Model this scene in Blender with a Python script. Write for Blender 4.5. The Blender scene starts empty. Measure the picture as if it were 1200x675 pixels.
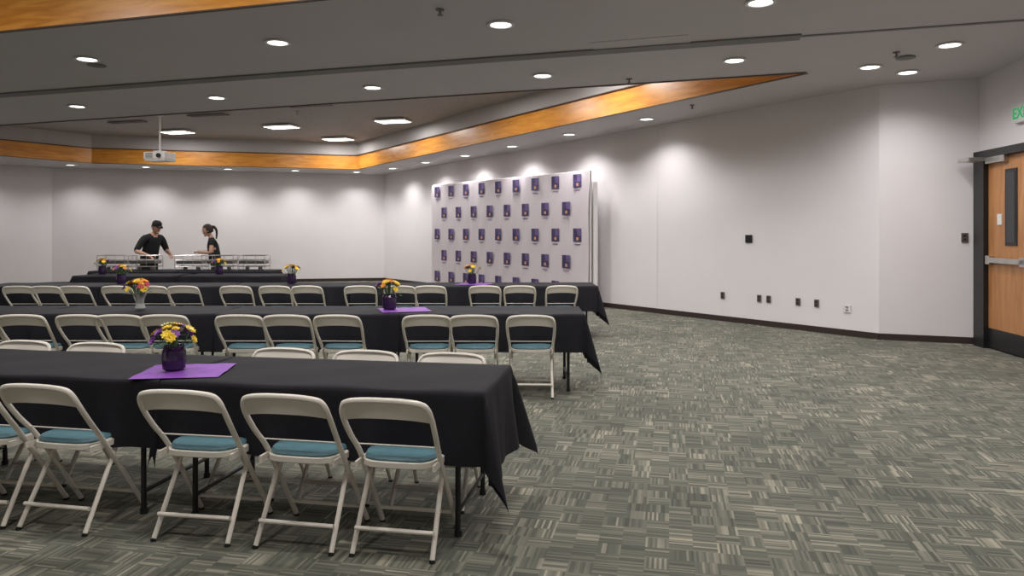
import bpy, bmesh, math, random
from mathutils import Vector, Matrix
from mathutils.geometry import tessellate_polygon
random.seed(7)
S = bpy.context.scene
COL = S.collection
S.view_settings.view_transform = 'Standard'
S.view_settings.exposure = 0.1

# ------------------------------------------------------------ materials
def mat(name, col, rough=0.6, metal=0.0, var=0.06, scale=8.0, emit=None, estr=0.0, bump=0.0, bscale=60, spec=0.5):
    m = bpy.data.materials.new(name); m.use_nodes = True
    nt = m.node_tree; b = nt.nodes['Principled BSDF']
    tc = nt.nodes.new('ShaderNodeTexCoord')
    n = nt.nodes.new('ShaderNodeTexNoise'); n.inputs['Scale'].default_value = scale
    n.inputs['Detail'].default_value = 3
    nt.links.new(tc.outputs['Object'], n.inputs['Vector'])
    r = nt.nodes.new('ShaderNodeValToRGB')
    r.color_ramp.elements[0].position = 0.3; r.color_ramp.elements[1].position = 0.7
    r.color_ramp.elements[0].color = [c*(1-var) for c in col]+[1]
    r.color_ramp.elements[1].color = [min(1, c*(1+var)) for c in col]+[1]
    nt.links.new(n.outputs['Fac'], r.inputs['Fac'])
    nt.links.new(r.outputs['Color'], b.inputs['Base Color'])
    b.inputs['Roughness'].default_value = rough
    b.inputs['Metallic'].default_value = metal
    b.inputs['Specular IOR Level'].default_value = spec
    if emit:
        b.inputs['Emission Color'].default_value = list(emit)+[1]
        b.inputs['Emission Strength'].default_value = estr
    if bump:
        n2 = nt.nodes.new('ShaderNodeTexNoise'); n2.inputs['Scale'].default_value = bscale
        nt.links.new(tc.outputs['Object'], n2.inputs['Vector'])
        bp = nt.nodes.new('ShaderNodeBump'); bp.inputs['Strength'].default_value = bump
        bp.inputs['Distance'].default_value = 0.01
        nt.links.new(n2.outputs['Fac'], bp.inputs['Height'])
        nt.links.new(bp.outputs['Normal'], b.inputs['Normal'])
    return m

def wood_mat(name, c1, c2, rough=0.35, sc=(1.2, 1.2, 14)):
    m = bpy.data.materials.new(name); m.use_nodes = True
    nt = m.node_tree; b = nt.nodes['Principled BSDF']
    tc = nt.nodes.new('ShaderNodeTexCoord'); mp = nt.nodes.new('ShaderNodeMapping')
    mp.inputs['Scale'].default_value = sc
    n = nt.nodes.new('ShaderNodeTexNoise'); n.inputs['Scale'].default_value = 2.2
    n.inputs['Detail'].default_value = 6; n.inputs['Distortion'].default_value = 0.8
    r = nt.nodes.new('ShaderNodeValToRGB')
    r.color_ramp.elements[0].position = 0.32; r.color_ramp.elements[1].position = 0.7
    r.color_ramp.elements[0].color = list(c1)+[1]; r.color_ramp.elements[1].color = list(c2)+[1]
    nt.links.new(tc.outputs['Object'], mp.inputs['Vector']); nt.links.new(mp.outputs['Vector'], n.inputs['Vector'])
    nt.links.new(n.outputs['Fac'], r.inputs['Fac']); nt.links.new(r.outputs['Color'], b.inputs['Base Color'])
    b.inputs['Roughness'].default_value = rough
    return m

def carpet_mat():
    m = bpy.data.materials.new('carpet'); m.use_nodes = True
    nt = m.node_tree; b = nt.nodes['Principled BSDF']; L = nt.links.new
    def math_(op, a, bb=None, val=None):
        n = nt.nodes.new('ShaderNodeMath'); n.operation = op
        if isinstance(a, (int, float)): n.inputs[0].default_value = a
        else: L(a, n.inputs[0])
        if bb is not None: L(bb, n.inputs[1])
        elif val is not None: n.inputs[1].default_value = val
        return n.outputs[0]
    tc = nt.nodes.new('ShaderNodeTexCoord'); mp = nt.nodes.new('ShaderNodeMapping')
    mp.inputs['Rotation'].default_value = (0, 0, math.radians(12))
    L(tc.outputs['Object'], mp.inputs['Vector'])
    sp = nt.nodes.new('ShaderNodeSeparateXYZ'); L(mp.outputs['Vector'], sp.inputs[0])
    X, Y = sp.outputs[0], sp.outputs[1]
    cs = 0.115
    cx = math_('FLOOR', math_('DIVIDE', X, val=cs)); cy = math_('FLOOR', math_('DIVIDE', Y, val=cs))
    cv = nt.nodes.new('ShaderNodeCombineXYZ'); L(cx, cv.inputs[0]); L(cy, cv.inputs[1])
    w = nt.nodes.new('ShaderNodeTexWhiteNoise'); w.noise_dimensions = '3D'; L(cv.outputs[0], w.inputs['Vector'])
    orient = math_('GREATER_THAN', w.outputs['Value'], val=0.5)
    ls = 0.0115
    lx = math_('FLOOR', math_('DIVIDE', X, val=ls)); ly = math_('FLOOR', math_('DIVIDE', Y, val=ls))
    c1 = nt.nodes.new('ShaderNodeCombineXYZ'); L(cx, c1.inputs[0]); L(ly, c1.inputs[1]); c1.inputs[2].default_value = 3
    c2 = nt.nodes.new('ShaderNodeCombineXYZ'); L(lx, c2.inputs[0]); L(cy, c2.inputs[1]); c2.inputs[2].default_value = 9
    w1 = nt.nodes.new('ShaderNodeTexWhiteNoise'); L(c1.outputs[0], w1.inputs['Vector'])
    w2 = nt.nodes.new('ShaderNodeTexWhiteNoise'); L(c2.outputs[0], w2.inputs['Vector'])
    mx = nt.nodes.new('ShaderNodeMix'); mx.data_type = 'FLOAT'
    L(orient, mx.inputs[0]); L(w1.outputs['Value'], mx.inputs[2]); L(w2.outputs['Value'], mx.inputs[3])
    nz = nt.nodes.new('ShaderNodeTexNoise'); nz.inputs['Scale'].default_value = 1.3; nz.inputs['Detail'].default_value = 6
    L(mp.outputs['Vector'], nz.inputs['Vector'])
    wc = nt.nodes.new('ShaderNodeTexWhiteNoise'); wc.noise_dimensions = '4D'; wc.inputs['W'].default_value = 4.2
    L(cv.outputs[0], wc.inputs['Vector'])
    s1 = math_('MULTIPLY', mx.outputs[0], val=0.60)
    s2 = math_('MULTIPLY', wc.outputs['Value'], val=0.24)
    s3 = math_('MULTIPLY', math_('SUBTRACT', nz.outputs['Fac'], val=0.5), val=0.6)
    v = math_('ADD', math_('ADD', math_('ADD', s1, s2), s3), val=0.06)
    r = nt.nodes.new('ShaderNodeValToRGB'); e = r.color_ramp.elements
    e[0].position = 0.08; e[0].color = (0.062, 0.066, 0.052, 1)
    e[1].position = 0.92; e[1].color = (0.35, 0.325, 0.25, 1)
    a = e.new(0.42); a.color = (0.106, 0.109, 0.085, 1)
    a = e.new(0.68); a.color = (0.172, 0.168, 0.130, 1)
    L(v, r.inputs['Fac']); L(r.outputs['Color'], b.inputs['Base Color'])
    b.inputs['Roughness'].default_value = 0.95
    nn = nt.nodes.new('ShaderNodeTexNoise'); nn.inputs['Scale'].default_value = 220
    L(tc.outputs['Object'], nn.inputs['Vector'])
    bp = nt.nodes.new('ShaderNodeBump'); bp.inputs['Strength'].default_value = 0.4; bp.inputs['Distance'].default_value = 0.004
    L(nn.outputs['Fac'], bp.inputs['Height']); L(bp.outputs['Normal'], b.inputs['Normal'])
    return m

M_wall = mat('wall_paint', (0.80, 0.77, 0.785), 0.6, var=0.015, scale=1.5, bump=0.05, bscale=120)
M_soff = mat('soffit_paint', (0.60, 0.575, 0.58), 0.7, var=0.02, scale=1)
M_tray = mat('tray_paint', (0.50, 0.48, 0.48), 0.7, var=0.02, scale=1)
M_tile = mat('acoustic_tile', (0.44, 0.42, 0.42), 0.9, var=0.12, scale=20)
M_band = wood_mat('ceiling_wood', (0.64, 0.235, 0.03), (0.90, 0.41, 0.075), 0.3, (0.8, 0.8, 6))
M_doorw = wood_mat('door_wood', (0.38, 0.16, 0.052), (0.53, 0.25, 0.09), 0.35, (6, 6, 0.8))
M_lip = mat('dark_wood_lip', (0.10, 0.055, 0.035), 0.5)
M_base = mat('baseboard_vinyl', (0.035, 0.022, 0.02), 0.5)
M_carpet = carpet_mat()
M_cloth = mat('black_linen', (0.0075, 0.007, 0.011), 0.75, var=0.15, scale=30, bump=0.15, bscale=25, spec=0.32)
M_cream = mat('cream_enamel', (0.74, 0.69, 0.61), 0.35, var=0.03)
M_teal = mat('teal_vinyl', (0.09, 0.19, 0.225), 0.45, var=0.08, scale=20, bump=0.1)
M_dark = mat('dark_metal', (0.02, 0.02, 0.022), 0.45, metal=0.3)
M_slab = mat('table_plastic', (0.4, 0.4, 0.4), 0.6)
M_track = mat('track_grey', (0.20, 0.195, 0.19), 0.6)
M_white = mat('white_plastic', (0.75, 0.74, 0.73), 0.4)
M_black = mat('black_paint', (0.012, 0.012, 0.013), 0.4)
M_brown = mat('brown_plate', (0.10, 0.08, 0.075), 0.5)
M_steel = mat('brushed_steel', (0.55, 0.54, 0.52), 0.3, metal=0.9)
M_chaf = mat('chafer_steel', (0.22, 0.215, 0.21), 0.35, metal=0.8)
M_glassd = mat('dark_glass', (0.02, 0.022, 0.025), 0.08)
M_purple = mat('purple_satin', (0.24, 0.065, 0.43), 0.45, var=0.1, scale=15)
M_drape = mat('banner_fabric', (0.68, 0.62, 0.665), 0.75, var=0.03, scale=2)
M_logo = mat('logo_navy', (0.06, 0.045, 0.13), 0.6, var=0.5, scale=5)
M_logo2 = mat('logo_violet', (0.15, 0.10, 0.27), 0.6, var=0.3, scale=5)
M_logoo = mat('logo_orange', (0.70, 0.36, 0.2), 0.6)
M_lamp = mat('lamp_glow', (0.9, 0.9, 0.9), 0.5, emit=(1, 0.97, 0.94), estr=5)
M_exit = mat('exit_green', (0.02, 0.30, 0.10), 0.5, emit=(0.03, 0.6, 0.2), estr=0.4)
M_vase = mat('purple_glass', (0.03, 0.012, 0.05), 0.12)
M_vase2 = mat('clear_glass_vase', (0.35, 0.36, 0.36), 0.1)
M_green = mat('leaf_green', (0.05, 0.13, 0.03), 0.6, var=0.3)
M_yel = mat('petal_yellow', (0.85, 0.60, 0.04), 0.6, var=0.15)
M_ora = mat('petal_orange', (0.80, 0.30, 0.03), 0.6, var=0.15)
M_pur = mat('petal_purple', (0.22, 0.06, 0.33), 0.6, var=0.2)
M_red = mat('petal_red', (0.40, 0.03, 0.06), 0.6, var=0.2)
M_cre = mat('petal_cream', (0.85, 0.8, 0.45), 0.6, var=0.1)
M_skin = mat('skin', (0.55, 0.32, 0.23), 0.5, var=0.05)
M_hair = mat('dark_hair', (0.025, 0.016, 0.012), 0.6, var=0.3, scale=40)
M_shirt = mat('black_cotton', (0.012, 0.013, 0.016), 0.85, var=0.15)
M_pants = mat('black_trousers', (0.010, 0.010, 0.013), 0.85, var=0.15)
M_shoe = mat('shoe_leather', (0.02, 0.018, 0.016), 0.4)

# ------------------------------------------------------------ mesh helpers
def obj_from_bm(bm, name, mats, smooth=False, parent=None, loc=None, rz=0.0):
    bmesh.ops.recalc_face_normals(bm, faces=bm.faces)
    me = bpy.data.meshes.new(name); bm.to_mesh(me); bm.free()
    for m in mats: me.materials.append(m)
    if smooth:
        for p in me.polygons: p.use_smooth = True
        try: me.set_sharp_from_angle(angle=math.radians(40))
        except Exception: pass
    return inst(me, name, parent, loc, rz)

def inst(me, name, parent=None, loc=None, rz=0.0):
    o = bpy.data.objects.new(name, me); COL.objects.link(o)
    if parent: o.parent = parent
    if loc is not None: o.location = loc
    o.rotation_euler = (0, 0, rz)
    return o

def empty(name, loc=(0, 0, 0), rz=0.0):
    o = bpy.data.objects.new(name, None); COL.objects.link(o)
    o.location = loc; o.rotation_euler = (0, 0, rz); o.empty_display_size = 0.1
    return o

def box(bm, c, s, mi=0, rz=0.0, bev=0.0):
    r = bmesh.ops.create_cube(bm, size=1.0)
    vs = r['verts']
    M = Matrix.Translation(c) @ Matrix.Rotation(rz, 4, 'Z') @ Matrix.Diagonal((s[0], s[1], s[2], 1))
    bmesh.ops.transform(bm, matrix=M, verts=vs)
    fs = set(f for v in vs for f in v.link_faces)
    for f in fs: f.material_index = mi
    if bev:
        es = set(e for v in vs for e in v.link_edges)
        rr = bmesh.ops.bevel(bm, geom=list(es), offset=bev, segments=2, affect='EDGES', profile=0.5)
        for f in rr['faces']: f.material_index = mi

def catmull(pts, n=5):
    P = [Vector(p) for p in pts]; out = []
    for i in range(len(P)-1):
        p0 = P[max(i-1, 0)]; p1 = P[i]; p2 = P[i+1]; p3 = P[min(i+2, len(P)-1)]
        for k in range(n):
            t = k/n
            out.append(0.5*((2*p1)+(-p0+p2)*t+(2*p0-5*p1+4*p2-p3)*t*t+(-p0+3*p1-3*p2+p3)*t**3))
    out.append(P[-1]); return out

def tube(bm, pts, r, mi=0, seg=8, r2=None):
    P = [Vector(p) for p in pts]; rings = []; prev = None; n = len(P)
    for i, p in enumerate(P):
        t = (P[min(i+1, n-1)]-P[max(i-1, 0)]).normalized()
        if prev is None:
            u = t.orthogonal().normalized()
        else:
            u = (prev - t*prev.dot(t)).normalized()
        prev = u; w = t.cross(u)
        rr = r if r2 is None else r+(r2-r)*i/(n-1)
        rings.append([bm.verts.new(p+(u*math.cos(a)+w*math.sin(a))*rr) for a in [2*math.pi*k/seg for k in range(seg)]])
    for i in range(n-1):
        for k in range(seg):
            f = bm.faces.new((rings[i][k], rings[i][(k+1) % seg], rings[i+1][(k+1) % seg], rings[i+1][k])); f.material_index = mi
    for R in (rings[0][::-1], rings[-1]):
        f = bm.faces.new(R); f.material_index = mi

def rings_solid(bm, rings, mi=0, cap=True):
    V = [[bm.verts.new(p) for p in R] for R in rings]; n = len(V[0])
    for i in range(len(V)-1):
        for k in range(n):
            f = bm.faces.new((V[i][k], V[i][(k+1) % n], V[i+1][(k+1) % n], V[i+1][k])); f.material_index = mi
    if cap:
        for R in (V[0][::-1], V[-1]):
            f = bm.faces.new(R); f.material_index = mi

def lathe(bm, prof, mi=0, seg=20, c=(0, 0, 0)):
    rings_solid(bm, [[Vector((c[0]+r*math.cos(2*math.pi*k/seg), c[1]+r*math.sin(2*math.pi*k/seg), c[2]+z)) for k in range(seg)] for r, z in prof], mi)

def ellipsoid(bm, c, r, mi=0, u=14, v=10, M=None):
    res = bmesh.ops.create_uvsphere(bm, u_segments=u, v_segments=v, radius=1)
    T = Matrix.Translation(c) @ (M or Matrix.Identity(4)) @ Matrix.Diagonal((r[0], r[1], r[2], 1))
    bmesh.ops.transform(bm, matrix=T, verts=res['verts'])
    for f in set(f for w in res['verts'] for f in w.link_faces): f.material_index = mi
    return res['verts']

# ------------------------------------------------------------ room shell
def cz(d): return 3.91-0.0285*d          # soffit falls gently toward the back of the hall
A = (5.21, 10.5); B = (-3.94, 22.8); D = (-13.0, 20.9); E = (-16.0, 18.2); F = (-16.0, -4.0); G = (4.81, -4.0); C = (6.36, 10.07)
outer = [A, B, D, E, F, G, C]
bm = bmesh.new()
f = bm.faces.new([bm.verts.new((p[0], p[1], 0)) for p in outer])
bmesh.ops.triangulate(bm, faces=[f])
o = obj_from_bm(bm, 'floor', [M_carpet])
if o.data.polygons[0].normal.z < 0: o.data.flip_normals()

def wall(name, p, q, z0=0, z1=4.9, th=0.12, m=M_wall):
    p = Vector(p); q = Vector(q); d = (q-p).normalized(); n = Vector((d.y, -d.x))
    cen = Vector((sum(v[0] for v in outer)/7, sum(v[1] for v in outer)/7))
    if n.dot(cen-p) > 0: n = -n
    bm = bmesh.new()
    mid = (p+q)/2+n*th/2
    box(bm, (mid.x, mid.y, (z0+z1)/2), ((q-p).length+0.0, th, z1-z0), 0, math.atan2(d.y, d.x))
    obj_from_bm(bm, name, [m])
    return d, -n
def baseboard(name, p, q):
    p = Vector(p); q = Vector(q); d = (q-p).normalized(); n = Vector((d.y, -d.x))
    cen = Vector((sum(v[0] for v in outer)/7, sum(v[1] for v in outer)/7))
    if n.dot(cen-p) < 0: n = -n
    bm = bmesh.new(); mid = (p+q)/2+n*0.008
    box(bm, (mid.x, mid.y, 0.045), ((q-p).length, 0.016, 0.09), 0, math.atan2(d.y, d.x))
    obj_from_bm(bm, name, [M_base])
wn = ['right', 'back', 'back_left', 'left', 'rear', 'door_side', 'right_return']
for i, nme in enumerate(wn):
    p, q = outer[i], outer[(i+1) % 7]
    wall('wall_'+nme, p, q)
    if nme == 'door_side':
        baseboard('baseboard_door_side', p, (5.2545+0.11*7.45, 7.45))
    else:
        baseboard('baseboard_'+nme, p, q)

# ceiling with two tray openings
T2 = [(3.88, 9.76), (-4.44, 21.2), (-11.2, 19.7), (-12.6, 18.1), (-12.9, 14.86)]
T1 = [(-9.0, 8.89), (-9.0, 1.0), (1.2, -1.0), (2.3, 5.75)]
big = [(A[0]+.1, A[1]+.1), (B[0], B[1]+.15), (D[0]-.1, D[1]+.1), (E[0]-.1, E[1]), (F[0]-.1, F[1]-.1), (G[0]+.1, G[1]-.1), (C[0]+.1, C[1])]
polys = [[Vector((x, y, 0)) for x, y in L] for L in (big, T1, T2)]
tri = tessellate_polygon(polys)
flat = [v for L in polys for v in L]
bm = bmesh.new(); vs = [bm.verts.new((v.x, v.y, cz(v.y))) for v in flat]
for t in tri:
    try: bm.faces.new([vs[i] for i in t])
    except Exception: pass
obj_from_bm(bm, 'ceiling', [M_soff])

def tray(idx, T, hb=0.38, ht=0.75):
    bm = bmesh.new(); n = len(T)
    for k in range(n):
        a = T[k]; b = T[(k+1) % n]
        for z0, z1, mi in ((0, hb, 0), (hb, ht, 1)):
            f = bm.faces.new([bm.verts.new((a[0], a[1], cz(a[1])+z0)), bm.verts.new((b[0], b[1], cz(b[1])+z0)),
                              bm.verts.new((b[0], b[1], cz(b[1])+z1)), bm.verts.new((a[0], a[1], cz(a[1])+z1))])
            f.material_index = mi
    f = bm.faces.new([bm.verts.new((p[0], p[1], cz(p[1])+ht)) for p in T]); f.material_index = 2
    obj_from_bm(bm, 'ceiling_tray', [M_band, M_tray, M_tile])
    bm = bmesh.new()
    for k in range(n):
        a = Vector(T[k]); b = Vector(T[(k+1) % n]); d = (b-a).normalized()
        nn = Vector((d.y, -d.x)); cen = Vector((sum(p[0] for p in T)/n, sum(p[1] for p in T)/n))
        if nn.dot(cen-a) > 0: nn = -nn
        for (o0, o1, z0, z1) in ((0, 0.05, -0.012, 0.0), (-0.04, 0.0, hb, hb+0.02)):
            P = []
            for q in (a, b):
                for oo in (o0, o1):
                    for zz in (z0, z1):
                        w = q+nn*oo; P.append(bm.verts.new((w.x, w.y, cz(q.y)+zz)))
            for ix in ((0, 1, 3, 2), (4, 6, 7, 5), (0, 4, 5, 1), (2, 3, 7, 6), (0, 2, 6, 4), (1, 5, 7, 3)):
                bm.faces.new([P[i] for i in ix])
    obj_from_bm(bm, 'trim_%d' % idx, [M_lip])
tray(1, T1); tray(2, T2)

def ceil_strip(name, p, q, w, dz, m):
    a = Vector(p); b = Vector(q); d = (b-a).normalized(); nn = Vector((d.y, -d.x))
    bm = bmesh.new(); P = []
    for qv in (a, b):
        for s in (-w/2, w/2):
            for zz in (-dz, 0.001):
                v = qv+nn*s; P.append(bm.verts.new((v.x, v.y, cz(v.y)+zz)))
    for ix in ((0, 1, 3, 2), (4, 6, 7, 5), (0, 4, 5, 1), (2, 3, 7, 6), (0, 2, 6, 4), (1, 5, 7, 3)):
        bm.faces.new([P[i] for i in ix])
    return obj_from_bm(bm, name, [m])
ceil_strip('partition_track', (-15.8, 13.4), (3.16, 8.1), 0.20, 0.02, M_track)
ceil_strip('trim_3', (3.16, 8.1), (5.95, 7.33), 0.05, 0.01, M_track)
ceil_strip('ceiling_access_panel', (0.95, 8.62), (2.0, 8.3), 0.55, 0.008, M_soff)

# ------------------------------------------------------------ ceiling lamps
bm = bmesh.new()
lathe(bm, [(0.145, -0.001), (0.145, -0.012), (0.115, -0.016), (0.105, -0.004)], 0, 28)
lathe(bm, [(0.105, -0.002), (0.104, -0.008)], 1, 28)
bmesh.ops.recalc_face_normals(bm, faces=bm.faces)
ME_down = bpy.data.meshes.new('downlight'); bm.to_mesh(ME_down); bm.free()
ME_down.materials.append(M_white); ME_down.materials.append(M_lamp)
def downlight(a, d, W=95, ang=158, blend=0.8):
    o = inst(ME_down, 'recessed_downlight', None, (a, d, cz(d)-.002))
    L = bpy.data.lights.new('spot', 'SPOT'); L.energy = W; L.spot_size = math.radians(ang); L.spot_blend = blend
    L.shadow_soft_size = 0.10; L.color = (1.0, 0.968, 0.965)
    lo = bpy.data.objects.new('spot', L); COL.objects.link(lo); lo.parent = o; lo.location = (0, 0, -0.04)
for a, d in [(-2.64, 8.33), (-.115, 7.67), (2.35, 6.99), (-5.2, 9.05),
             (-7.05, 11.99), (-4.52, 11.32), (-2.0, 10.62), (.41, 9.9), (2.74, 9.11), (-9.6, 12.7), (-12.2, 13.4)]:
    downlight(a, d, 122)
downlight(4.99, 8.43, 90); downlight(4.57, 9.44, 80)
downlight(5.20, 9.72, 30, 140, .9)
for a, d in [(2.39, 13.14), (1.15, 14.86), (0, 16.54), (-1.15, 18.15), (-2.28, 19.54), (-3.38, 20.94)]:
    downlight(a, d, 84, 138, .75)
for a, d in [(-4.6, 21.9), (-6.3, 21.5), (-8.1, 21.1), (-10.2, 20.6), (-12.0, 20.1), (-13.9, 18.9)]:
    downlight(a, d, 70, 138, .75)
for a, d in [(4.0, 5.6), (4.3, 2.4), (3.6, -0.8), (3.0, 3.9), (-0.5, -2.4), (-11.5, 8), (-11.5, 3)]:  # extra downlights added out of view to light the foreground
    downlight(a, d, 115)

bm = bmesh.new(); box(bm, (0, 0, -0.022), (.78, 0.5, 0.04), 0); box(bm, (0, 0, -0.044), (0.72, 0.44, 0.006), 1)
ME_tr = bpy.data.meshes.new('troffer'); bm.to_mesh(ME_tr); bm.free(); ME_tr.materials.append(M_white); ME_tr.materials.append(M_lamp)
def troffer(a, d, W):
    o = inst(ME_tr, 'ceiling_troffer_light', None, (a, d, cz(d)+0.735), math.radians(-16))
    L = bpy.data.lights.new('panel', 'AREA'); L.shape = 'RECTANGLE'; L.size = 0.72; L.size_y = 0.44; L.energy = W; L.color = (1, .97, .94)
    lo = bpy.data.objects.new('panel', L); COL.objects.link(lo); lo.parent = o; lo.location = (0, 0, -0.06)
for a, d in [(-8.6, 19.0), (-5.67, 18.2), (-4.75, 20.2), (-2.8, 17.4)]: troffer(a, d, 28)
for a, d in [(1.0, 12.0), (-1.0, 13.7), (-4.2, 13.1), (-8.2, 14.6)]: troffer(a, d, 44)  # added troffers, hidden behind the tray lip, to brighten the wood band
for a, d in [(-6.5, 5.5), (-3.2, 5.0), (-0.2, 3.8), (-2, 1.2)]: troffer(a, d, 62)  # troffers added out of view in the near tray for more light

bm = bmesh.new(); lathe(bm, [(0.04, 0), (0.04, -0.01), (0.012, -0.014), (0.012, -0.05), (0.03, -0.055), (0.03, -0.06)], 0, 12)
bmesh.ops.recalc_face_normals(bm, faces=bm.faces)
ME_sp = bpy.data.meshes.new('sprinkler'); bm.to_mesh(ME_sp); bm.free(); ME_sp.materials.append(M_track)
for a, d in [(-0.7, 7.2), (4.55, 8.75), (-3.6, 12.4), (1.6, 10.1), (2.9, 11.9)]:
    inst(ME_sp, 'sprinkler_head', None, (a, d, cz(d)-.003))
for a, d in ((4.78, 8.98), (-5.25, 9.35)):
    bm = bmesh.new(); lathe(bm, [(0.11, 0), (0.11, -0.012), (0.085, -0.018), (0.01, -0.03)], 0, 24)
    obj_from_bm(bm, 'ceiling_speaker', [M_track], True, None, (a, d, cz(d)-.004))
for a, d in [(-6.9, 16.7), (-4.3, 15.6), (-9.2, 17.6)]:
    bm = bmesh.new(); box(bm, (0, 0, -0.012), (1.0, 0.07, 0.024), 0); box(bm, (0, 0.12, -0.012), (1.0, 0.05, 0.024), 0)
    obj_from_bm(bm, 'air_diffuser', [M_track], False, None, (a, d, cz(d)+0.735), math.radians(-16))

# projector
pj = empty('ceiling_projector', (-7.95, 16.7, 3.22), math.radians(-8))
bm = bmesh.new(); box(bm, (0, 0, 0), (0.52, 0.44, 0.17), 0, 0, 0.02); box(bm, (0, 0, -0.1), (0.5, 0.4, 0.03), 0, 0, 0.01)
obj_from_bm(bm, 'body', [M_white], False, pj)
bm = bmesh.new(); tube(bm, [(0.12, -0.2, 0), (0.12, -0.26, 0)], 0.05, 0, 16)
for k in range(5): box(bm, (-0.12, -0.222, -0.05+k*0.025), (0.18, 0.006, 0.01), 0)
obj_from_bm(bm, 'lens_and_vents', [M_black], False, pj)
bm = bmesh.new(); tube(bm, [(0, 0, 0.08), (0, 0, 0.95)], 0.022, 0, 12); box(bm, (0, 0, 0.11), (0.2, 0.2, 0.03), 0)
lathe(bm, [(0.07, 0.91), (0.07, 0.955)], 0, 16)
obj_from_bm(bm, 'pole_mount', [M_white], False, pj)

# ------------------------------------------------------------ folding chair
def chair_mesh():
    bm = bmesh.new()
    half = [(.205, .41, .012), (.200, .12, .43), (.212, .0, .575), (.216, -.075, .675), (.206, -.11, .735), (.175, -.125, .762), (.09, -.133, .773), (0, -.135, .775)]
    full = half+[(-x, y, z) for x, y, z in half[:-1][::-1]]
    tube(bm, catmull(full, 4), .0135, 0, 8)
    for s in (1, -1):
        tube(bm, [(s*.185, .24, .43), (s*.198, -.015, .012)], .0125, 0, 8)
        tube(bm, [(s*.198, -.015, .012), (s*.199, -.018, .0)], .015, 2, 8)
        tube(bm, [(s*.205, .41, .014), (s*.205, .412, .0)], .016, 2, 8)
        box(bm, (s*.194, .14, .425), (.012, .24, .03), 0)
    tube(bm, [(-.195, .015, .125), (.195, .015, .125)], .011, 0, 8)
    tube(bm, [(-.203, .355, .10), (.203, .355, .10)], .011, 0, 8)
    tube(bm, [(-.2, .045, .52), (.2, .045, .52)], .004, 0, 6)
    nu, nv = 14, 5; lay = []
    for side in (0, 1):
        g = []
        for j in range(nv+1):
            row = []
            for i in range(nu+1):
                u = -1+2*i/nu; v = j/nv
                zt = .770-.024*abs(u)**4; zb = .683-.02*abs(u)**2.5
                z = zb+(zt-zb)*v
                y = -.075-(z-.675)*.55-.022*(1-u*u)*(1-v*.6)+side*.006
                row.append(bm.verts.new((u*.209, y, z)))
            g.append(row)
        lay.append(g)
    for g in lay:
        for j in range(nv):
            for i in range(nu): bm.faces.new((g[j][i], g[j][i+1], g[j+1][i+1], g[j+1][i]))
    for j in (0, nv):
        for i in range(nu): bm.faces.new((lay[0][j][i], lay[0][j][i+1], lay[1][j][i+1], lay[1][j][i]))
    def outl(w, y0, y1, z, n=28):
        R = []
        for k in range(n):
            t = 2*math.pi*k/n; c, s = math.cos(t), math.sin(t); e = 0.45
            x = w*math.copysign(abs(c)**e, c)*(1-.06*(1 if s < 0 else 0)*abs(s)); y = (y0+y1)/2+(y1-y0)/2*math.copysign(abs(s)**e, s)
            R.append(Vector((x, y, z)))
        return R
    rings_solid(bm, [outl(.185, .03, .425, .412), outl(.195, .02, .435, .418), outl(.195, .02, .435, .443), outl(.187, .03, .427, .445)], 0)
    rings_solid(bm, [outl(.182, .035, .42, .444), outl(.188, .03, .428, .455), outl(.180, .04, .42, .470), outl(.12, .1, .36, .476)], 1)
    bmesh.ops.recalc_face_normals(bm, faces=bm.faces)
    me = bpy.data.meshes.new('folding_chair'); bm.to_mesh(me); bm.free()
    for m in (M_cream, M_teal, M_dark): me.materials.append(m)
    for p in me.polygons: p.use_smooth = True
    try: me.set_sharp_from_angle(angle=math.radians(45))
    except Exception: pass
    return me
ME_chair = chair_mesh()
def chair(a, d, rz): return inst(ME_chair, 'folding_chair', None, (a, d, 0), rz)

# ------------------------------------------------------------ banquet tables
TL, TW, TH = 1.76, 0.76, 0.745
def table_mesh():
    bm = bmesh.new(); box(bm, (0, 0, TH-.025), (TL-.02, TW-.02, .045), 0, 0, .008)
    for s in (1, -1):
        x = s*(TL/2-.15)
        for t in (1, -1):
            tube(bm, [(x, t*.30, .70), (x, t*.30, .02)], .0145, 1, 8)
            tube(bm, [(x, t*.30, .03), (x, t*.30, 0)], .02, 1, 8)
        tube(bm, [(x, -.30, .12), (x, .30, .12)], .011, 1, 8)
        tube(bm, [(x, -.30, .62), (x, .30, .62)], .011, 1, 8)
        tube(bm, [(x, 0, .62), (x-s*.35, 0, .70)], .009, 1, 8)
    bmesh.ops.recalc_face_normals(bm, faces=bm.faces)
    me = bpy.data.meshes.new('table_frame'); bm.to_mesh(me); bm.free()
    for m in (M_slab, M_dark): me.materials.append(m)
    return me
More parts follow.
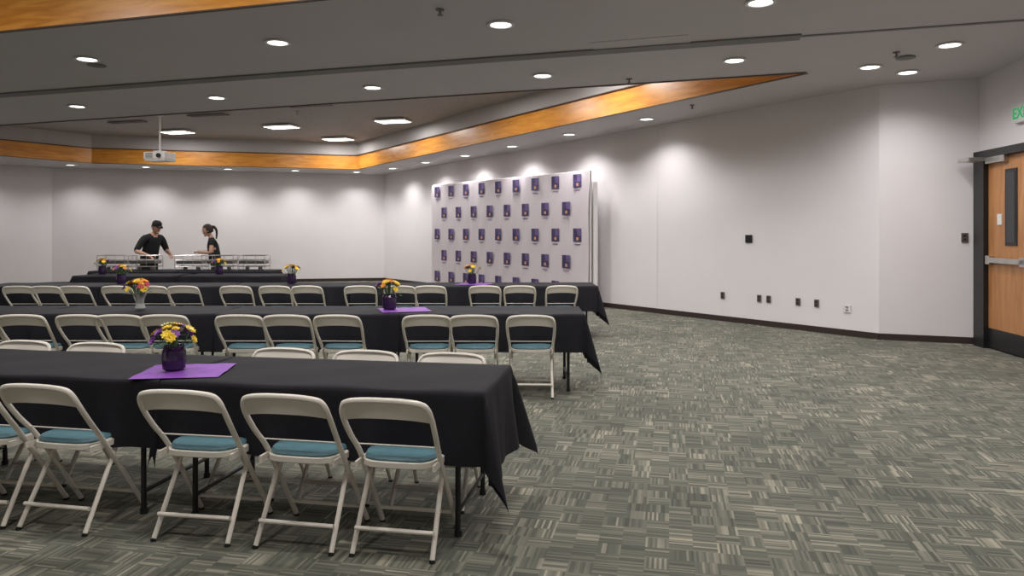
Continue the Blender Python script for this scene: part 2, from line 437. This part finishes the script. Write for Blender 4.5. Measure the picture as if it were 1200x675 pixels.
def cloth_mesh(ohl, ohr, ohy, seed):
    rnd = random.Random(seed); ph = [rnd.uniform(0, 6.28) for _ in range(6)]
    def axis(h, o0, o1, st):
        L = []
        n = max(3, int(o0/.025)); L += [-h-o0+o0*i/n for i in range(n)]
        L += [-h-.006, -h+.003]
        n = int(2*h/st); L += [-h+2*h*i/n for i in range(1, n)]
        L += [h-.003, h+.006]
        n = max(3, int(o1/.025)); L += [h+o1*i/n for i in range(1, n+1)]
        return L
    xs = axis(TL/2, ohl, ohr, .04); ys = axis(TW/2, ohy, ohy, .05)
    bm = bmesh.new(); G = []
    for y in ys:
        row = []
        for x in xs:
            ex = max(0, abs(x)-TL/2); ey = max(0, abs(y)-TW/2)
            sx = 1 if x > 0 else -1; sy = 1 if y > 0 else -1
            r = math.hypot(ex, ey)
            inner = (ohl < .4 and x < 0) or (ohr < .4 and x > 0)
            bx = max(-TL/2, min(TL/2, x)); by = max(-TW/2, min(TW/2, y))
            if r < 1e-6:
                z = .003*math.sin(x*9+ph[0])*math.sin(y*11+ph[1])
                px, py = x, y
            else:
                phi = math.atan2(ey, ex); c, s = math.cos(phi), math.sin(phi)
                along = by if ex > ey else bx
                fold = math.sin(along*13+ph[2])*.5+math.sin(along*23+ph[3])*.35
                corner = math.sin(2*phi)
                k = .06+.20*corner+.10*fold*(1-corner)
                if corner > .02: k += .08*math.sin(6*phi+ph[4])*corner
                if inner: k *= (.25+.75*abs(s)**2)
                k = max(.02, min(.5, k))
                out = .010+r*k*min(1, r/.12+.3)
                z = -r*math.sqrt(max(.2, 1-k*k))
                if r < .02: out = .006; z = -r*.8
                if inner: c *= .25
                px = bx+sx*c*out; py = by+sy*s*out
            row.append(bm.verts.new((px, py, max(z+TH+.006, .012))))
        G.append(row)
    for j in range(len(ys)-1):
        for i in range(len(xs)-1):
            bm.faces.new((G[j][i], G[j][i+1], G[j+1][i+1], G[j+1][i]))
    me = bpy.data.meshes.new('tablecloth'); bm.to_mesh(me); bm.free()
    me.materials.append(M_cloth)
    for p in me.polygons: p.use_smooth = True
    return me
ME_tab = table_mesh()
C_end = cloth_mesh(.30, .46, .36, 1); C_mid = cloth_mesh(.30, .30, .36, 2); C_lend = cloth_mesh(.43, .30, .35, 5)
def table(a, d, rz, cloth):
    t = inst(ME_tab, 'banquet_table', None, (a, d, 0), rz)
    inst(cloth, 'tablecloth', t, (0, 0, 0))
    return t
class Row:
    def __init__(s, ox, oy, deg): s.o = Vector((ox, oy)); s.r = math.radians(deg); s.c = math.cos(s.r); s.s = math.sin(s.r)
    def w(s, x, y): return (s.o.x+x*s.c-y*s.s, s.o.y+x*s.s+y*s.c)
R1 = Row(0, 0, -9.82)
for i in range(3):
    x, y = R1.w(-.76-TL/2-i*(TL+.01), 3.95); table(x, y, R1.r, C_end if i == 0 else C_mid)
for X in (-1.152, -1.649, -2.193, -2.972, -3.46, -4.0):
    x, y = R1.w(X, 3.35); chair(x, y, R1.r+random.uniform(-.04, .04))
for X in (-1.156, -1.717, -2.277, -3.64, -4.21):
    x, y = R1.w(X, 4.36); chair(x, y, R1.r+math.pi+random.uniform(-.03, .03))
R2 = Row(0, 0, -0.5)
for i in range(4):
    x, y = R2.w(.63-TL/2-i*(TL+.01), 7.43); table(x, y, R2.r, C_end if i == 0 else C_mid)
for X in (.146, -.377, -.808, -1.616, -2.077, -2.516, -3.208, -3.616, -3.977, -4.516, -4.97):
    x, y = R2.w(X-.03, 6.82); chair(x, y, R2.r+random.uniform(-.05, .05))
R3 = Row(0, 0, 0.5)
for i in range(5):
    x, y = R3.w(1.32-TL/2-i*(TL+.02), 10.98); table(x, y, R3.r, C_end if i == 0 else (C_lend if i == 4 else C_mid))
for X in (.78, .2, -.283, -1.04, -1.465, -2.02, -2.75, -3.2, -3.74, -4.46, -4.9, -5.37, -5.96, -6.35, -6.73):
    x, y = R3.w(X, 10.38); chair(x, y, R3.r+random.uniform(-.06, .06))
for i in range(2): table(-4.05-TL/2-i*(TL+.14), 13.35, 0, (C_end, C_lend)[i])
for i in range(2): table(-4.75-TL/2-i*(TL+.02), 14.85, 0, (C_end, C_lend)[i])

# ------------------------------------------------------------ purple runners
def runner(name, a, d, L, W, rz):
    bm = bmesh.new(); n = 14; m = 10; G = []
    for j in range(m+1):
        G.append([bm.verts.new((L*(i/n-.5), W*(j/m-.5), .003*math.sin(i*1.3+j*.5)*math.sin(j*.9)+.004)) for i in range(n+1)])
    for j in range(m):
        for i in range(n): bm.faces.new((G[j][i], G[j][i+1], G[j+1][i+1], G[j+1][i]))
    o = obj_from_bm(bm, name, [M_purple], True, None, (a, d, TH+.009), rz)
x, y = R1.w(-2.53, 3.80); runner('purple_table_runner', x, y, .46, .42, R1.r+.30)
x, y = R2.w(-1.14, 7.38); runner('purple_table_runner', x, y, .48, .42, R2.r+.3)
x, y = R3.w(-.46, 10.95); runner('purple_table_runner', x, y, .48, .42, R3.r-.3)

# ------------------------------------------------------------ flower centerpieces
def flowers_mesh(name, seed, pal, vase):
    rnd = random.Random(seed); bm = bmesh.new()
    if vase == 0:
        lathe(bm, [(.05, 0), (.062, .01), (.066, .06), (.064, .11), (.055, .128), (.058, .14), (.052, .14), (.048, .12)], 0, 20)
    else:
        lathe(bm, [(.035, 0), (.045, .01), (.03, .05), (.035, .09), (.055, .14), (.05, .14), (.03, .09)], 0, 20)
    for k in range(28):
        th = rnd.uniform(0, 6.28); el = rnd.uniform(.05, 1.0)
        R = .12*math.sin(el*1.45); c = Vector((R*math.cos(th), R*math.sin(th), .165+.085*math.cos(el*1.4)+rnd.uniform(-.01, .01)))
        nrm = Vector((math.cos(th)*math.sin(el*1.3), math.sin(th)*math.sin(el*1.3), math.cos(el*1.3)+.15)).normalized()
        tube(bm, [(c.x*.25, c.y*.25, .10), (c.x*.6, c.y*.6, .14), tuple(c)], .0025, 1, 5)
        mi = 2+rnd.randrange(len(pal)); u = nrm.orthogonal().normalized(); w = nrm.cross(u)
        ps = rnd.uniform(.026, .040); npt = 8
        for lay in range(2):
            for q in range(npt):
                an = 2*math.pi*(q+.5*lay)/npt; dr = u*math.cos(an)+w*math.sin(an); sd = nrm.cross(dr)
                s = ps*(1-.3*lay); up = nrm*(.3+.35*lay)*s
                v = [bm.verts.new(c+nrm*.002*lay), bm.verts.new(c+dr*s*.6+sd*s*.3+up*.6), bm.verts.new(c+dr*s+up), bm.verts.new(c+dr*s*.6-sd*s*.3+up*.6)]
                f = bm.faces.new(v); f.material_index = mi
        ellipsoid(bm, c+nrm*.006, (.007, .007, .006), mi, 8, 6)
    for k in range(22):
        th = rnd.uniform(0, 6.28); R = rnd.uniform(.05, .12); c = Vector((R*math.cos(th), R*math.sin(th), .135+rnd.uniform(0, .06)))
        dr = Vector((math.cos(th), math.sin(th), rnd.uniform(-.3, .5))).normalized(); sd = Vector((-math.sin(th), math.cos(th), 0)); s = rnd.uniform(.03, .05)
        f = bm.faces.new([bm.verts.new(c), bm.verts.new(c+dr*s*.5+sd*s*.25), bm.verts.new(c+dr*s), bm.verts.new(c+dr*s*.5-sd*s*.25)]); f.material_index = 1
    me = bpy.data.meshes.new(name); bm.to_mesh(me); bm.free()
    for m in [(M_vase, M_vase2)[vase], M_green]+pal: me.materials.append(m)
    return me
FA = flowers_mesh('bouquet_a', 3, [M_yel, M_pur, M_yel, M_cre, M_pur], 0)
FB = flowers_mesh('bouquet_b', 4, [M_yel, M_red, M_yel, M_ora, M_pur], 1)
FC = flowers_mesh('bouquet_c', 5, [M_yel, M_yel, M_pur, M_ora], 0)
def flower(me, a, d, s=1.0):
    o = inst(me, 'flower_vase', None, (a, d, TH+.017), random.uniform(0, 6)); o.scale = (s, s, s)
x, y = R1.w(-2.60, 3.80); flower(FA, x, y, .98)
flower(FB, (167-600)/867*7.45, 7.40, 1.15)
flower(FC, (458-600)/867*7.5, 7.42, 1.1)
flower(FC, (553-600)/867*11.0, 11.0, 1.05)
flower(FC, (345-600)/867*11.1, 10.95, 1.05)
flower(FC, (148-600)/867*11.1, 10.95, 1.05)
flower(FC, (258-600)/867*13.4, 13.35, 1.05)
flower(FC, (87-600)/867*12.5, 13.35, 1.05)

# ------------------------------------------------------------ chafing stands on serving table
def chafer_mesh():
    bm = bmesh.new(); w, d, h = .27, .16, .20
    for z in (h, .07):
        tube(bm, [(-w, -d, z), (w, -d, z), (w, d, z), (-w, d, z), (-w, -d, z)], .007, 0, 6)
    for sx in (1, -1):
        for sy in (1, -1): tube(bm, [(sx*w, sy*d, 0), (sx*w, sy*d, h+.09)], .007, 0, 6)
        tube(bm, [(sx*w, -d, h+.09), (sx*w, d, h+.09)], .007, 0, 6)
    for sy in (1, -1): tube(bm, [(-w, sy*d, h+.09), (w, sy*d, h+.09)], .006, 0, 6)
    for q in (-.09, .09): tube(bm, [(q, -d, 0.07), (q, -d, h+.09)], .005, 0, 6)
    box(bm, (0, 0, h-.045), (2*w-.03, 2*d-.03, .06), 1, 0, .01)
    for s in (1, -1): lathe(bm, [(.04, .0), (.04, .06)], 1, 12, (s*.13, 0, 0))
    bmesh.ops.recalc_face_normals(bm, faces=bm.faces)
    me = bpy.data.meshes.new('chafing'); bm.to_mesh(me); bm.free(); me.materials.append(M_steel); me.materials.append(M_chaf)
    return me
ME_ch = chafer_mesh()
for a in (-8.0, -7.38, -6.45, -5.83, -5.2):
    inst(ME_ch, 'chafing_dish_stand', None, (a, 14.9, TH+.012))

# ------------------------------------------------------------ step-and-repeat backdrop
P0 = Vector((1.53, 14.77)); P1 = Vector((-2.135, 19.7)); dv = (P1-P0); Lb = dv.length; dv.normalize(); nb = Vector((-dv.y, dv.x))
if nb.dot(Vector((0, 0))-P0) < 0: nb = -nb
bd = empty('step_and_repeat_backdrop', (P0.x, P0.y, 0), math.atan2(dv.y, dv.x))
sy = 1 if (Vector((-dv.y, dv.x))).dot(nb) > 0 else -1
bm = bmesh.new(); n = 80; zt, zb = 2.74, .10
G = []
for j in range(13):
    z = zb+(zt-zb)*j/12
    G.append([bm.verts.new((Lb*i/n, sy*(.012*math.sin(i*.55)+.006*math.sin(i*1.3+j)), z)) for i in range(n+1)])
for j in range(12):
    for i in range(n): bm.faces.new((G[j][i], G[j][i+1], G[j+1][i+1], G[j+1][i]))
obj_from_bm(bm, 'banner', [M_drape], True, bd)
bm = bmesh.new()
def quad(x0, x1, z0, z1, y, mi):
    f = bm.faces.new([bm.verts.new((x0, y, z0)), bm.verts.new((x1, y, z0)), bm.verts.new((x1, y, z1)), bm.verts.new((x0, y, z1))]); f.material_index = mi
for r in range(5):
    z = 2.56-r*.55
    cnt = 9 if r % 2 == 0 else 8
    for c_ in range(cnt):
        x = .32+(c_+(0 if r % 2 == 0 else .5))*.69
        y = sy*.022
        quad(x-.125, x+.125, z-.14, z+.13, y, 0)
        quad(x-.125, x+.0, z-.02, z+.13, y+sy*.002, 1)
        quad(x-.04, x+.02, z-.11, z-.05, y+sy*.003, 2)
        quad(x-.09, x+.09, z-.205, z-.188, y, 1)
obj_from_bm(bm, 'logos', [M_logo, M_logo2, M_logoo], False, bd)
bm = bmesh.new(); yb = -sy*.05
for xx in (0.0, Lb/2, Lb):
    tube(bm, [(xx, yb, 0.01), (xx, yb, zt)], .02, 0, 10)
    tube(bm, [(xx, yb-.22, .02), (xx, yb+.35, .02)], .018, 0, 8)
tube(bm, [(0, yb, zt), (Lb, yb, zt)], .02, 0, 10); tube(bm, [(0, yb, .1), (Lb, yb, .1)], .02, 0, 10)
obj_from_bm(bm, 'stand', [M_white], True, bd)
bm = bmesh.new(); G = []
for j in range(2):
    G.append([bm.verts.new((-.14+i*.03, -sy*(.12+.02*math.sin(i*1.3)), .05 if j == 0 else 2.52)) for i in range(28)])
for i in range(27): bm.faces.new((G[0][i], G[0][i+1], G[1][i+1], G[1][i]))
obj_from_bm(bm, 'side_drape', [M_wall], True, bd)

# ------------------------------------------------------------ wall fittings
wd = (Vector(B)-Vector(A)).normalized(); ang_w = math.atan2(wd.y, wd.x); wnrm = Vector((wd.y, -wd.x))
if wnrm.dot(Vector((0, 5))-Vector(A)) < 0: wnrm = -wnrm
def plate(name, a, d, z, w, h, m, ang, nrm, detail=True, m2=None):
    bm = bmesh.new(); box(bm, (0, 0, 0), (w, .014, h), 0, 0, .003)
    if detail:
        for zz in (-h*.2, h*.2): box(bm, (0, 0, zz), (w*.4, .02, h*.22), 1)
    o = obj_from_bm(bm, name, [m, m2 or M_black], False, None, (a+nrm.x*.011, d+nrm.y*.011, z), ang)
def onw(d): return 13.02-.744*d
for d, z, m in ((12.65, .44, M_brown), (12.07, .44, M_brown), (11.93, .44, M_brown), (11.51, .44, M_brown), (11.26, .44, M_brown)):
    plate('wall_outlet', onw(d), d, z, .075, .115, m, ang_w, wnrm)
plate('wall_outlet', onw(10.87), 10.87, .40, .11, .11, M_white, ang_w, wnrm, True, M_steel)
plate('wall_control_panel', onw(12.23), 12.23, 1.41, .13, .13, M_black, ang_w, wnrm, True, M_dark)
bm = bmesh.new(); box(bm, (0, 0, 1.8), (.012, .006, 3.3), 0)
obj_from_bm(bm, 'trim_5', [M_wall], False, None, (onw(13.85)+wnrm.x*.003, 13.85+wnrm.y*.003, 0), ang_w)
rd = (Vector(C)-Vector(A)).normalized(); ang_r = math.atan2(rd.y, rd.x); rn = Vector((rd.y, -rd.x))
if rn.dot(Vector((0, 0))-Vector(A)) < 0: rn = -rn
plate('light_switch', 6.20, 10.13, 1.45, .085, .13, M_brown, ang_r, rn)

# ------------------------------------------------------------ door
dd = Vector((.1093, .994)); ang_d = math.atan2(-dd.y, -dd.x)
dn = Vector((-dd.y, dd.x))
door = empty('door_1', (5.2545+.11*9.98, 9.98, 0), ang_d)
test = Matrix.Rotation(ang_d, 2) @ Vector((0, 1)); ry = 1 if test.dot(dn) > 0 else -1
def dbox(bm, x0, x1, y0, y1, z0, z1, mi=0, bev=0): box(bm, ((x0+x1)/2, ry*(y0+y1)/2, (z0+z1)/2), (x1-x0, abs(y1-y0), z1-z0), mi, 0, bev)
bm = bmesh.new()
dbox(bm, 0.0, .26, 0, .12, 0, 2.6); dbox(bm, 2.28, 2.44, 0, .12, 0, 2.6); dbox(bm, 0, 2.44, 0, .12, 2.50, 2.6)
dbox(bm, .26, 2.28, 0, .02, 0, 2.52)
obj_from_bm(bm, 'frame', [M_black], False, door)
bm = bmesh.new()
for x0 in (.265, 1.275):
    dbox(bm, x0, x0+1.0, .02, .06, .27, 2.50, 0, .004)
    dbox(bm, x0, x0+1.0, .02, .064, .02, .27, 1)
obj_from_bm(bm, 'leaves', [M_doorw, M_black], False, door)
bm = bmesh.new()
for x0 in (.68, 1.6):
    dbox(bm, x0, x0+.26, .055, .072, 1.36, 2.32, 0); dbox(bm, x0+.035, x0+.225, .06, .076, 1.40, 2.28, 1)
obj_from_bm(bm, 'vision_panels', [M_black, M_glassd], False, door)
bm = bmesh.new()
for x0 in (.30, 1.31):
    dbox(bm, x0, x0+.88, .09, .12, 1.13, 1.20, 0, .008); dbox(bm, x0, x0+.1, .05, .12, 1.11, 1.22, 0); dbox(bm, x0+.78, x0+.88, .05, .12, 1.11, 1.22, 0)
dbox(bm, .30, .75, .06, .12, 2.42, 2.50, 0); 
obj_from_bm(bm, 'panic_bars', [M_steel], False, door)
bm = bmesh.new(); dbox(bm, .50, .60, .06, .075, 1.62, 1.76, 0, .004)
obj_from_bm(bm, 'notice_plate', [M_white], False, door)
bm = bmesh.new(); dbox(bm, -.0, .3, .12, .32, 2.46, 2.51, 0, .004)
obj_from_bm(bm, 'closer_arm', [M_steel], False, door)

ex = empty('exit_sign', (5.2545+.11*9.12, 9.12, 2.98), ang_d)
bm = bmesh.new(); box(bm, (.15, ry*.03, 0), (.34, .05, .22), 0, 0, .006)
obj_from_bm(bm, 'housing', [M_white], False, ex)
tx = bpy.data.curves.new('exit_text', 'FONT'); tx.body = 'EXIT'; tx.size = .19; tx.extrude = .002; tx.offset = .003; tx.align_x = 'CENTER'; tx.align_y = 'CENTER'
to = bpy.data.objects.new('lettering', tx); COL.objects.link(to); to.parent = ex; to.data.materials.append(M_exit)
to.location = (.15, ry*.058, 0)
to.rotation_euler = (math.pi/2, 0, math.pi if ry > 0 else 0)

# ------------------------------------------------------------ people
def skin_eval(verts, edges, radii, root=0, lv=2):
    me = bpy.data.meshes.new('tmp'); me.from_pydata([tuple(v) for v in verts], edges, [])
    o = bpy.data.objects.new('tmp', me); COL.objects.link(o)
    sk = o.modifiers.new('s', 'SKIN'); sk.use_smooth_shade = True; sk.branch_smoothing = .4
    sl = me.skin_vertices[0].data
    for i, r in enumerate(radii):
        sl[i].radius = r if isinstance(r, tuple) else (r, r)
        sl[i].use_root = (i == root)
    sb = o.modifiers.new('b', 'SUBSURF'); sb.levels = lv; sb.render_levels = lv
    dg = bpy.context.evaluated_depsgraph_get(); dg.update()
    out = bpy.data.meshes.new_from_object(o.evaluated_get(dg))
    bpy.data.objects.remove(o); return out

def seg_dist(p, a, b):
    ab = b-a; t = max(0, min(1, (p-a).dot(ab)/max(1e-9, ab.length_squared))); return (p-(a+ab*t)).length

def person(name, loc, rz, J, scale, female=False):
    root = empty(name, loc, rz); root.scale = (scale,)*3
    names = list(J.keys()); idx = {k: i for i, k in enumerate(names)}
    V = [Vector(J[k][0]) for k in names]; R = [J[k][1] for k in names]
    bones = [('pelvis', 'waist', 1), ('waist', 'chest', 0), ('chest', 'nb', 0), ('nb', 'neck', 2), ('neck', 'hb', 2)]
    for s in 'RL':
        bones += [('nb', 'sh'+s, 0), ('sh'+s, 'ua'+s, 0), ('ua'+s, 'el'+s, 0 if not female else 2), ('el'+s, 'wr'+s, 2), ('wr'+s, 'pa'+s, 2),
                  ('pelvis', 'hip'+s, 1), ('hip'+s, 'kn'+s, 1), ('kn'+s, 'an'+s, 1), ('an'+s, 'toe'+s, 3)]
    me = skin_eval(V, [(idx[a], idx[b]) for a, b, _ in bones], R)
    for m in (M_shirt, M_pants, M_skin, M_shoe): me.materials.append(m)
    bl = [(Vector(J[a][0]), Vector(J[b][0]), m) for a, b, m in bones]
    for p in me.polygons:
        c = Vector(p.center); p.material_index = min(bl, key=lambda t: seg_dist(c, t[0], t[1]))[2]
        p.use_smooth = True
    inst(me, 'body', root)
    bm = bmesh.new()
    for s in 'RL':
        w = Vector(J['wr'+s][0]); pa = Vector(J['pa'+s][0]); fdir = (pa-w).normalized()
        dn_ = Vector((0, 0, -1)); dn_ = (dn_-fdir*dn_.dot(fdir)).normalized(); sd = fdir.cross(dn_)
        inw = -1 if s == 'R' else 1
        if sd.x*inw < 0: sd = -sd
        chains = []
        for k, ln in enumerate((.068, .076, .072, .058)):
            b0 = pa-fdir*.01+sd*(.027-.018*k); b1 = b0+fdir*.035+dn_*.004
            b2 = b1+fdir*ln*.42+dn_*ln*.22; b3 = b2+fdir*ln*.22+dn_*ln*.34
            chains.append([b0, b1, b2, b3])
        t0 = w.lerp(pa, .45)+sd*.02; chains.append([t0, t0+fdir*.025+sd*.022+dn_*.006, t0+fdir*.05+sd*.03+dn_*.018, t0+fdir*.07+sd*.028+dn_*.028])
        for ch in chains:
            m2 = skin_eval(ch, [(0, 1), (1, 2), (2, 3)], [.010, .009, .0085, .0075], 0, 1); bm.from_mesh(m2); bpy.data.meshes.remove(m2)
    obj_from_bm(bm, 'fingers', [M_skin], True, root)
    return root, Vector(J['hb'][0])

def head(root, hb, pitch, female):
    h = empty('head_pivot', hb+Vector((0, .0, .0))); h.parent = root; h.rotation_euler = (-pitch, 0, 0); h.scale = (1.08,)*3
    bm = bmesh.new(); vs = ellipsoid(bm, (0, .02, .085), (.074, .093, .118), 0, 24, 18)
    for v in vs:
        x, y, z = v.co
        if z < .05: v.co.x *= .86+.14*max(0, (z+.03)/.08); 
        if z < .03 and y < 0: v.co.y *= .75
        if y > .09 and abs(x) < .05 and abs(z-.095) < .016: v.co.y -= .006
    rings_solid(bm, [[Vector((.006*a, .108, .105+.004*b)) for a, b in ((1, -1), (1, 1), (-1, 1), (-1, -1))],
                     [Vector((.009*a, .122, .082+.007*b)) for a, b in ((1, -1), (1, 1), (-1, 1), (-1, -1))],
                     [Vector((.014*a, .127, .064+.006*b)) for a, b in ((1, -1), (1, 1), (-1, 1), (-1, -1))],
                     [Vector((.010*a, .105, .056+.003*b)) for a, b in ((1, -1), (1, 1), (-1, 1), (-1, -1))]], 0)
    for s in (1, -1):
        ellipsoid(bm, (s*.076, .01, .082), (.009, .018, .03), 0, 10, 8)
        ellipsoid(bm, (s*.028, .103, .092), (.012, .008, .007), 1, 10, 8)
        ellipsoid(bm, (s*.028, .110, .092), (.005, .003, .005), 2, 8, 6)
        box(bm, (s*.028, .110, .108), (.028, .006, .005), 2)
    ellipsoid(bm, (0, .106, .036), (.024, .008, .007), 3, 12, 6)
    ellipsoid(bm, (0, .095, -.002), (.028, .02, .018), 0, 12, 8)
    obj_from_bm(bm, 'head', [M_skin, M_cre, M_hair, M_red], True, h)
    bm = bmesh.new()
    if female:
        vs = ellipsoid(bm, (0, .0, .105), (.088, .105, .115), 0, 20, 16)
        kill = [v for v in vs if (v.co.y > .06 and v.co.z < .155) or v.co.z < .015]
        bmesh.ops.delete(bm, geom=kill, context='VERTS')
        tube(bm, catmull([(0, -.085, .12), (0, -.125, .11), (0, -.145, .04), (0, -.12, -.05), (0, -.08, -.13)], 4), .036, 0, 10, .014)
        obj_from_bm(bm, 'hair', [M_hair], True, h)
    else:
        vs = ellipsoid(bm, (0, .01, .1), (.081, .1, .1), 0, 20, 16)
        kill = [v for v in vs if v.co.z < .06 or (v.co.y > .06 and v.co.z < .14)]
        bmesh.ops.delete(bm, geom=kill, context='VERTS')
        obj_from_bm(bm, 'hair', [M_hair], True, h)
        bm = bmesh.new()
        lathe(bm, [(.088, .0), (.09, .03), (.082, .065), (.055, .09), (.01, .1)], 0, 24, (0, .015, .125))
        rings_solid(bm, [[Vector((.075*math.cos(t), .07+.09*math.sin(t), z-.02*math.sin(t))) for t in [math.pi*k/12 for k in range(13)]] for z in (.126, .134)], 0)
        obj_from_bm(bm, 'cap', [M_shirt], True, h)

def joints(armR, armL, fem=False, lean=0.0, bulk=1.0):
    sw = .20 if not fem else .155
    def L(y, z): return y+lean*max(0, z-.95)
    J = {'pelvis': ((0, 0, .95), (.18*bulk, .15*bulk)), 'waist': ((0, L(.01, 1.1), 1.10), (.18*bulk if not fem else .14, .15*bulk)), 'chest': ((0, L(.02, 1.28), 1.28), (.20*bulk if not fem else .155, .16*bulk)),
         'nb': ((0, L(.02, 1.42), 1.42), (.115, .10)), 'neck': ((0, L(.03, 1.475), 1.475), (.06, .06) if not fem else (.045, .045)), 'hb': ((0, L(.05, 1.53), 1.53), (.055, .06))}
    for s, arm, sg in (('R', armR, 1), ('L', armL, -1)):
        sh = Vector((sg*sw, L(.02, 1.385), 1.385)); el = Vector(arm[0]); wr = Vector(arm[1]); pa = Vector(arm[2])
        J['sh'+s] = (tuple(sh), .085 if not fem else .06); J['ua'+s] = (tuple(sh.lerp(el, .4)), .076 if not fem else .050)
        J['el'+s] = (tuple(el), .058 if not fem else .040); J['wr'+s] = (tuple(wr), (.032, .028)); J['pa'+s] = (tuple(pa), (.038, .018))
        J['hip'+s] = ((sg*.10, 0, .88), (.11, .115)); J['kn'+s] = ((sg*.11, .02, .50), .07); J['an'+s] = ((sg*.11, -.02, .09), .047); J['toe'+s] = ((sg*.125, .15, .042), (.045, .035))
    return J
Jm = joints(((.36, .08, 1.12), (.27, .33, 1.04), (.25, .41, 1.01)), ((-.34, .12, 1.12), (-.24, .36, 1.05), (-.21, .43, 1.02)), lean=.25, bulk=1.1)
r, hb = person('man_in_cap', (-7.66, 15.6, 0), math.radians(-118), Jm, 1.0)
head(r, hb, .32, False)
Jw = joints(((.27, .10, 1.13), (.13, .31, 1.14), (.09, .37, 1.15)), ((-.26, .10, 1.13), (-.12, .31, 1.14), (-.07, .37, 1.15)), True, lean=.12, bulk=1.0)
r, hb = person('woman_with_ponytail', (-6.25, 15.6, 0), math.radians(112), Jw, .96, True)
head(r, hb, .35, True)
bm = bmesh.new(); box(bm, (.01, .43, 1.175), (.085, .16, .010), 0, 0, .003)
obj_from_bm(bm, 'phone', [M_white], False, r)

# ------------------------------------------------------------ world + camera
w = bpy.data.worlds.new('world'); S.world = w; w.use_nodes = True
w.node_tree.nodes['Background'].inputs[0].default_value = (.5, .5, .52, 1); w.node_tree.nodes['Background'].inputs[1].default_value = .2
cam = bpy.data.cameras.new('camera'); co = bpy.data.objects.new('camera', cam); COL.objects.link(co)
co.location = (0, 0, 1.55); co.rotation_euler = (math.pi/2, 0, 0)
cam.sensor_width = 36; cam.lens = 26.0; cam.shift_y = -67.5/1200; cam.clip_end = 200
S.camera = co
